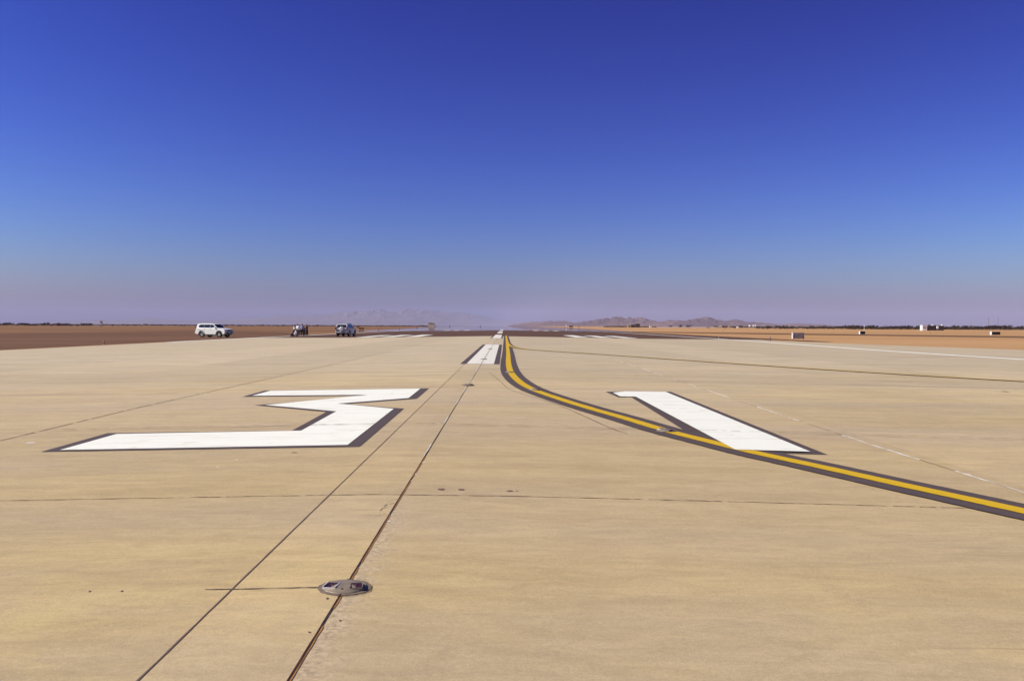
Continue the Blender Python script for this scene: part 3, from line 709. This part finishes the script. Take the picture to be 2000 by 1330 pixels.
# dark bag standing left of the feet
o = empty('bag', pl(571.2, 132.9), R(10), label='slumped black bag on the ground at the left end of the group', cat='bag')
bm = newbm(); prism_layers(bm, [(-.13, [(-.26, .0), (.24, .0), (.22, .25), (.12, .46), (.0, .44), (-.18, .18)]), (.0, [(-.30, .0), (.28, .0), (.26, .28), (.13, .52), (.0, .50), (-.22, .22)]), (.13, [(-.26, .0), (.24, .0), (.22, .25), (.12, .46), (.0, .44), (-.18, .18)])])
link('bag_body', bm, M['shirtd'], o)
bm = newbm()
hpn = [(.0, 0, .48), (.02, 0, .58), (.08, 0, .62), (.14, 0, .58), (.14, 0, .49)]
for a, b in zip(hpn, hpn[1:]): cyl(bm, a, b, .012, n=8)
link('bag_handle', bm, M['plastic'], o)

# ---------------------------------------------------------------- signs, markers
def sign(px, Y, wd, h, th, face, label, rz=0, posts=True, cap=True):
    p = AT(px, Y, -.38); o = empty('airfield_sign', p, rz, label=label, cat='sign', group='airfield signs seen from behind')
    z0 = .12
    bm = newbm(); box(bm, -wd/2, wd/2, -th/2, th/2, z0, z0+h); pn = link('sign_panel', bm, face, o); pn.modifiers.new('b', 'BEVEL').width = .012
    if cap:
        bm = newbm(); box(bm, -wd/2-.10, -wd/2-.003, -th/2-.03, th/2+.03, z0-.02, z0+h+.02); link('end_cap', bm, M['signwhite'], o)
    for x in (-wd/2+.12, 0, wd/2-.12):
        bm = newbm(); cyl(bm, (x, 0, 0), (x, 0, z0+.01), .035, n=10); link('leg', bm, M['steel'], o)
    return o
s1 = sign(1561, 122, 1.52, .80, .26, M['signgrey'], 'grey airfield sign with a rusty corner, nearest of the three on the sand')
bm = newbm(); box(bm, .56, .68, -.16, -.131, .02, .55); link('rusty_bracket', bm, M['rust'], s1)
bm = newbm(); box(bm, -.74, -.62, -.145, -.131, .14, .60); link('rusty_bracket', bm, M['rust'], s1)
for z in (.18, .46, .74):
    bm = newbm(); box(bm, -.88, -.863, -.16, -.155, z, z+.1); link('bolt_plate', bm, M['plastic'], s1)
sign(1686.5, 205, 1.15, .66, .5, M['signblack'], 'small black sign box on the dirt track below the slim white pole')
sign(1948.5, 203, 1.95, .66, .6, M['signblack'], 'wide black sign box with a white end near the right edge')
def marker(px, Y, h, r, mat, name, label, cat, ball=False, group=None, head=None):
    p = AT(px, Y, -.38)
    if p.x > -33 and p.x < 32: p.z = zp(p.x)
    o = empty(name, p, label=label, cat=cat, group=group)
    bm = newbm(); cyl(bm, (0, 0, 0), (0, 0, .03), r*2.2, r*2.0, 14); link('base_plate', bm, M['steel'], o)
    bm = newbm(); cyl(bm, (0, 0, .03), (0, 0, h*.75), r*.8, r*.7, 12); link('post', bm, mat, o)
    bm = newbm()
    if ball: bmesh.ops.create_uvsphere(bm, u_segments=14, v_segments=8, radius=r*1.6, matrix=Matrix.Translation((0, 0, h*.75+r)))
    else: lathe(bm, [(0, h*.75), (r, h*.75), (r*1.1, h*.9), (r*.7, h), (0, h)], 12)
    link('lamp_head', bm, head or mat, o, smooth=ball)
    return o
eg = 'edge lights beside the runway'
marker(205.8, 76, .22, .055, M['orange'], 'edge_light', 'small orange light on the brown ground at far left', 'edge light', True, eg)
marker(1505.5, 103.5, .52, .045, M['blue'], 'edge_marker', 'dark blue post beside the concrete, left of the grey sign', 'marker')
marker(1405, 128, .34, .05, M['tan'], 'edge_light', 'pale small light beside the right edge stripe on the shoulder', 'edge light', False, eg)
marker(739.5, 300, .62, .10, M['redm'], 'edge_light', 'dark red light post, left one of the pair before the mirage', 'edge light', True, eg, M['redm'])
marker(780, 306, .62, .10, M['redm'], 'edge_light', 'dark red light post, right one of the pair before the mirage', 'edge light', True, eg, M['redm'])
marker(815, 900, 1.0, .35, M['plastic'], 'distant_post', 'tiny dark post on the sand left of the tan shelter', 'post', True)
marker(878.5, 1500, 1.7, .5, M['plastic'], 'distant_post', 'tiny dark post floating in the mirage right of the tan shelter', 'post', True)
marker(938, 1500, 1.7, .45, M['plastic'], 'distant_post', 'tiny dark post in the mirage nearest to the runway centreline', 'post', True)
marker(1131.5, 380, .7, .07, M['plastic'], 'edge_light', 'slim dark light post on the right side of the mirage', 'edge light', False, eg)
marker(1820, 255, .34, .07, M['plastic'], 'edge_light', 'tiny dark light beside the dirt track, below the white cabin', 'edge light', False, eg)
marker(1413, 380, .5, .10, M['plastic'], 'edge_light', 'tiny dark light on the sand above the right edge stripe', 'edge light', False, eg)

# ---------------------------------------------------------------- buildings and masts
def building(name, px0, px1, Y, h, dp, wall, label, cat='building', wins=(), roof=None, flatroof=True, dome=False, group=None):
    x0, x1 = AT(px0, Y).x, AT(px1, Y).x; cx = (x0+x1)/2; wd = (x1-x0)/2
    o = empty(name, (cx, Y, -.38), label=label, cat=cat, group=group)
    bm = newbm(); box(bm, -wd, wd, 0, dp, -.02, h); link('wall', bm, wall, o)
    bm = newbm(); box(bm, -wd-.12, wd+.12, -.12, dp+.12, h, h+.22); link('roof', bm, roof or wall, o)
    for u, z, ww, hh in wins:
        bm = newbm(); x = -wd+2*wd*u; box(bm, x-ww/2, x+ww/2, -.05, -.003, z, z+hh); link('window' if z > .3 else 'door', bm, M['darkglass'], o)
    return o
wc = building('site_cabin', 1804.6, 1813.8, 512, 2.85, 3, M['wwall'], 'white cabin at the left end of the brown building on the right horizon', wins=((.35, 1.35, .8, .55), (.68, 1.35, .5, .5)))
bm = newbm(); cyl(bm, (-1.2, .5, 3.07), (-1.2, .5, 3.6), .12, n=8); link('roof_vent', bm, M['wwall'], wc)
db = building('long_building', 1814.6, 1847, 515, 2.55, 6, M['brownwall'], 'long brown flat-roofed building joined to the white cabin', wins=((.25, 1.2, .8, .7), (.5, .15, .9, 1.9), (.72, 1.2, .8, .7)))
for u, r_, zc in ((.26, .45, 3.05), (.86, .55, 3.1)):
    bm = newbm(); lathe(bm, [(0, 0), (r_*.6, .08), (r_, .28), (r_*.97, .31), (r_*.55, .13), (0, .06)], 16)
    bmesh.ops.transform(bm, matrix=Matrix.Translation((-4.7+9.4*u, .5, zc)) @ Matrix.Rotation(R(55), 4, 'X'), verts=bm.verts)
    cyl(bm, (-4.7+9.4*u, .6, 2.7), (-4.7+9.4*u, .5, zc), .05, n=6); link('roof_dish', bm, M['wwall'], db)
wt = building('water_tank', 1833.8, 1837.0, 511, 1.2, .9, M['wwall'], 'small white tank standing against the long brown building', 'tank')
for ch in wt.children: ch.location.z = 1.2
bm = newbm()
for x in (-.35, .35):
    for y in (.1, .8): cyl(bm, (x, y, 0), (x, y, 1.21), .05, n=6)
link('stand', bm, M['steel'], wt)
building('control_tower', 198.2, 201.8, 900, 4.9, 2, M['cream'], 'cream tower rising above the shrubs on the left horizon', 'tower', wins=((.5, 3.6, .9, .7),))
building('wall_hut', 188.5, 197.9, 899, 1.1, 1.6, M['cream'], 'low cream hut at the foot of the tower on the left', 'hut')
sh = building('desert_shelter', 836.0, 848.5, 1900, 7.4, 9, M['shelterwall'], 'tan shelter with a dark peaked roof mirrored in the mirage', 'building')
bm = newbm(); prism_layers(bm, [(-.6, [(-6.2, 6.6), (-2.5, 8.6), (.5, 8.6), (7.8, 4.2), (7.4, 3.6), (4, 6.2)]), (9.6, [(-6.2, 6.6), (-2.5, 8.6), (.5, 8.6), (7.8, 4.2), (7.4, 3.6), (4, 6.2)])]); link('canopy', bm, M['tan'], sh)
hg = 'low buildings before the mountains'
building('tan_house', 1226, 1232.5, 1400, 3.6, 6, M['tan'], 'small tan house at the left end of the far cluster before the mountains', group=hg, wins=((.5, 1.2, 1.5, 1.2),))
building('brown_house', 1232.8, 1241, 1410, 4.4, 6, M['brownwall'], 'dark brown house in the middle of the far cluster before the mountains', group=hg)
tk = building('raised_tank_house', 1241.3, 1250, 1405, 6.0, 6, M['brownwall'], 'tallest brown house with a cream top in the far cluster', group=hg, roof=M['cream'], wins=((.5, 2, 2, 1.2),))
building('white_hut', 1269.5, 1273.0, 1200, 2.6, 3, M['wwall'], 'lone white hut on the sand right of the brown cluster', 'hut')
building('perimeter_wall', 1283, 1400, 1500, 1.75, .3, M['wwall'], 'long low white wall along the horizon before the mountains', 'wall')
for a, b, h, m, lab in ((1401, 1407, 3.0, 'cream', 'cream house at the right end of the long white wall'), (1408, 1413, 3.8, 'cream', 'taller cream house just right of the long white wall'), (1424, 1429, 2.6, 'tan', 'tan house between the shrubs near the three white tanks'), (1441, 1446.5, 1.8, 'wwall', 'low white house left of the three white tanks'), (1414.5, 1422, 1.9, 'cream', 'low cream annex beside the taller cream house')):
    building('small_house', a, b, 1500, h, 5, M[m], lab, group=hg)
for x, lab in ((1465.3, 'largest white round tank, left of the three in a row'), (1472.2, 'middle one of the three white round tanks'), (1476.4, 'right one of the three white round tanks')):
    p = AT(x, 1500, -.38); o = empty('storage_tank', p, label=lab, cat='tank', group='white tanks on the right horizon')
    rr = 1.55 if x < 1470 else 1.1
    bm = newbm(); lathe(bm, [(rr, 2.2), (rr, 4.6), (rr*.9, 4.8), (0, 5.1)], 18); cyl(bm, (0, 0, 2.1), (0, 0, 2.2), rr, n=18); link('tank_shell', bm, M['wwall'], o, smooth=False)
    for a in range(4):
        bm = newbm(); cyl(bm, (rr*.7*math.cos(a*1.571+.8), rr*.7*math.sin(a*1.571+.8), 0), (rr*.7*math.cos(a*1.571+.8), rr*.7*math.sin(a*1.571+.8), 2.12), .12, n=6); link('leg', bm, M['steel'], o)
for x, lab in ((1934.6, 'left one of the two tall thin masts at far right'), (1953.6, 'right one of the two tall thin masts at far right')):
    o = empty('radio_mast', AT(x, 700, -.38), label=lab, cat='mast', group='thin masts on the right horizon')
    bm = newbm()
    for a in range(3):
        c = (.16*math.cos(a*2.094), .16*math.sin(a*2.094)); cyl(bm, (*c, 0), (*c, 9.8), .045, n=6)
    for j in range(20):
        for a in range(3):
            c = (.16*math.cos(a*2.094), .16*math.sin(a*2.094)); d = (.16*math.cos((a+1)*2.094), .16*math.sin((a+1)*2.094)); cyl(bm, (*c, j*.49), (*d, (j+1)*.49), .02, n=4)
    link('lattice', bm, M['steel'], o)
    bm = newbm(); cyl(bm, (0, 0, 9.8), (0, 0, 10.6), .03, n=6); link('antenna', bm, M['steel'], o)
o = empty('light_pole', AT(1690, 420, -.38), label='slim white pole with a lamp head above the small black sign', cat='pole')
bm = newbm(); cyl(bm, (0, 0, 0), (0, 0, 2.2), .09, .07, 10); link('pole', bm, M['wwall'], o)
bm = newbm(); lathe(bm, [(0, 2.2), (.22, 2.22), (.26, 2.4), (.16, 2.6), (0, 2.64)], 12); link('lamp_head', bm, M['wwall'], o)
o = empty('windsock_pole', AT(1105.5, 900, -.38), label='small white post with a red foot in the right part of the mirage', cat='post')
bm = newbm(); box(bm, -.35, .45, -.3, .3, .6, 2.9); link('white_box', bm, M['wwall'], o)
bm = newbm(); box(bm, -.95, -.35, -.25, .25, .2, 1.4); link('red_panel', bm, M['redm'], o)
bm = newbm(); cyl(bm, (0, 0, 0), (0, 0, .62), .12, n=8); link('leg', bm, M['steel'], o)
building('brown_shed', 1112, 1119, 1400, 2.4, 3, M['brownwall'], 'low brown shed in the mirage right of the white post', 'shed')
building('tan_shed', 1128.5, 1132, 1400, 2.0, 3, M['tan'], 'tiny tan shed at the right end of the mirage', 'shed')

# ---------------------------------------------------------------- shrubs
def shrub_proto(seed, h, wd, mat, leaves=230):
    rnd = random.Random(seed); root = empty('desert_shrub')
    bm = newbm()
    for i in range(5):
        a = rnd.random()*6.28; tip = Vector((math.cos(a)*wd*.3, math.sin(a)*wd*.3, h*(.45+.25*rnd.random())))
        cyl(bm, (0, 0, -.05), tip*.5+Vector((0, 0, .05)), .07, .05, 5); cyl(bm, tip*.5+Vector((0, 0, .05)), tip, .05, .02, 5)
    link('stem', bm, M['bark'], root)
    bm = newbm(); cl = [(Vector((rnd.uniform(-.5, .5)*wd, rnd.uniform(-.5, .5)*wd, h*rnd.uniform(.3, .78))), rnd.uniform(.18, .34)*min(wd, h)) for _ in range(9)]
    for i in range(leaves):
        c, r = rnd.choice(cl); d = Vector((rnd.gauss(0, 1), rnd.gauss(0, 1), rnd.gauss(0, .8))).normalized()*r*rnd.uniform(.5, 1)
        p = c+d; p.z = max(.08, p.z); s = rnd.uniform(.09, .2)*min(wd, h)*.5
        q = Matrix.Rotation(rnd.random()*6.28, 3, 'Z') @ Matrix.Rotation(rnd.random()*3.1, 3, 'X')
        bm.faces.new([bm.verts.new(p+q @ Vector(v)*s) for v in ((-1, -.5, 0), (1, -.7, 0), (.8, .7, 0), (-.6, .9, 0))])
    link('foliage', bm, mat, root)
    return root
PR = [shrub_proto(i, h, w_, M[m]) for i, (h, w_, m) in enumerate(((2.3, 3.4, 'leaf'), (2.8, 3.0, 'leaf'), (1.9, 4.0, 'leafg'), (3.2, 4.0, 'leaf'), (1.4, 2.4, 'leafg')))]
used = [False]*len(PR)
def shrub(px, Y, sc, label, group, kind=None):
    i = random.randrange(len(PR)) if kind is None else kind
    o = PR[i] if not used[i] else copy_tree(PR[i]); used[i] = True
    o.location = AT(px, Y, -.38); o.rotation_euler = (0, 0, random.random()*6.28); s = sc*random.uniform(.8, 1.2); o.scale = (s*random.uniform(.9, 1.4), s, s)
    tag(o, label, 'shrub', group)
rr = random.Random(5)
for i in range(150):
    x = 1655+350*((i+rr.random())/150); Y = rr.uniform(640, 760)
    if 1800 < x < 1850: Y = rr.uniform(640, 760)
    shrub(x, Y, 1.12, 'dark shrub in the dense belt along the right horizon', 'dense shrub belt at right')
for i in range(60):
    x = 1478+178*((i+rr.random())/60)
    shrub(x, rr.uniform(680, 980), .95, 'dark shrub in the broken row between the white tanks and the dense belt', 'broken shrub row right of the tanks')
for i in range(52):
    x = -8+190*((i+rr.random())/52)
    shrub(x, rr.uniform(820, 1000), 1.0, 'dark shrub in the row left of the cream tower', 'shrub row left of the tower')
for i in range(48):
    x = 205+420*((i+rr.random())/48)
    shrub(x, rr.uniform(950, 1300), .8, 'low dark shrub in the thin row right of the cream tower', 'thin shrub row right of the tower')
for x, Y, s, lab in ((1346.5, 1000, 1.3, 'lone dark shrub in front of the middle of the long white wall'), (1384, 900, 1.1, 'lone dark shrub before the right half of the long white wall'), (1398.5, 1000, 1.2, 'dark shrub at the right end of the long white wall'),
        (1417, 1000, 1.2, 'dark shrub in front of the low cream annex'), (1433, 1000, 1.3, 'round shrub just right of the tan house'), (1448, 1100, 1.4, 'shrub left of the largest white tank'), (1213, 1400, 1.4, 'bushy shrub left of the small tan house'),
        (1310, 1450, 1.3, 'shrub above the left half of the long white wall'), (1328, 1450, 1.6, 'wide shrub behind the long white wall'), (1500, 700, 1.2, 'shrub standing forward at the left start of the broken row'), (1524, 640, 1.0, 'single shrub standing forward of the broken row'),
        (707, 330, .35, 'tiny shrub on the sand right of the second white car'), (699, 520, .4, 'small shrub on the sand above the tiny one near the second car')):
    shrub(x, Y, s, lab, None)
# far scrub that reads as one dark line on the horizon
def scrub(name, px0, px1, Y, h, n, seed):
    rnd = random.Random(seed); bm = newbm()
    for i in range(n):
        px = px0+(px1-px0)*rnd.random(); p = AT(px, Y+rnd.uniform(-250, 250)); hh = h*rnd.uniform(.3, 1)*(1+.4*noise.noise(Vector((px*.06, 0, seed))))
        for k in range(3):
            a = rnd.random()*3.14; wd = rnd.uniform(1.2, 3); c = Vector((math.cos(a)*wd, math.sin(a)*wd, 0)); o_ = Vector((rnd.uniform(-1.5, 1.5), rnd.uniform(-1.5, 1.5), 0))
            bm.faces.new([bm.verts.new(p+o_+v) for v in (-c, c, c*.6+Vector((0, 0, hh*.9)), c*-.3+Vector((0, 0, hh)))])
    link(name, bm, M['leaf'], kind='stuff')
scrub('scrub_belt', 60, 850, 2300, 2.3, 1700, 3)
scrub('scrub_belt', 1180, 2030, 2100, 2.6, 2200, 4)
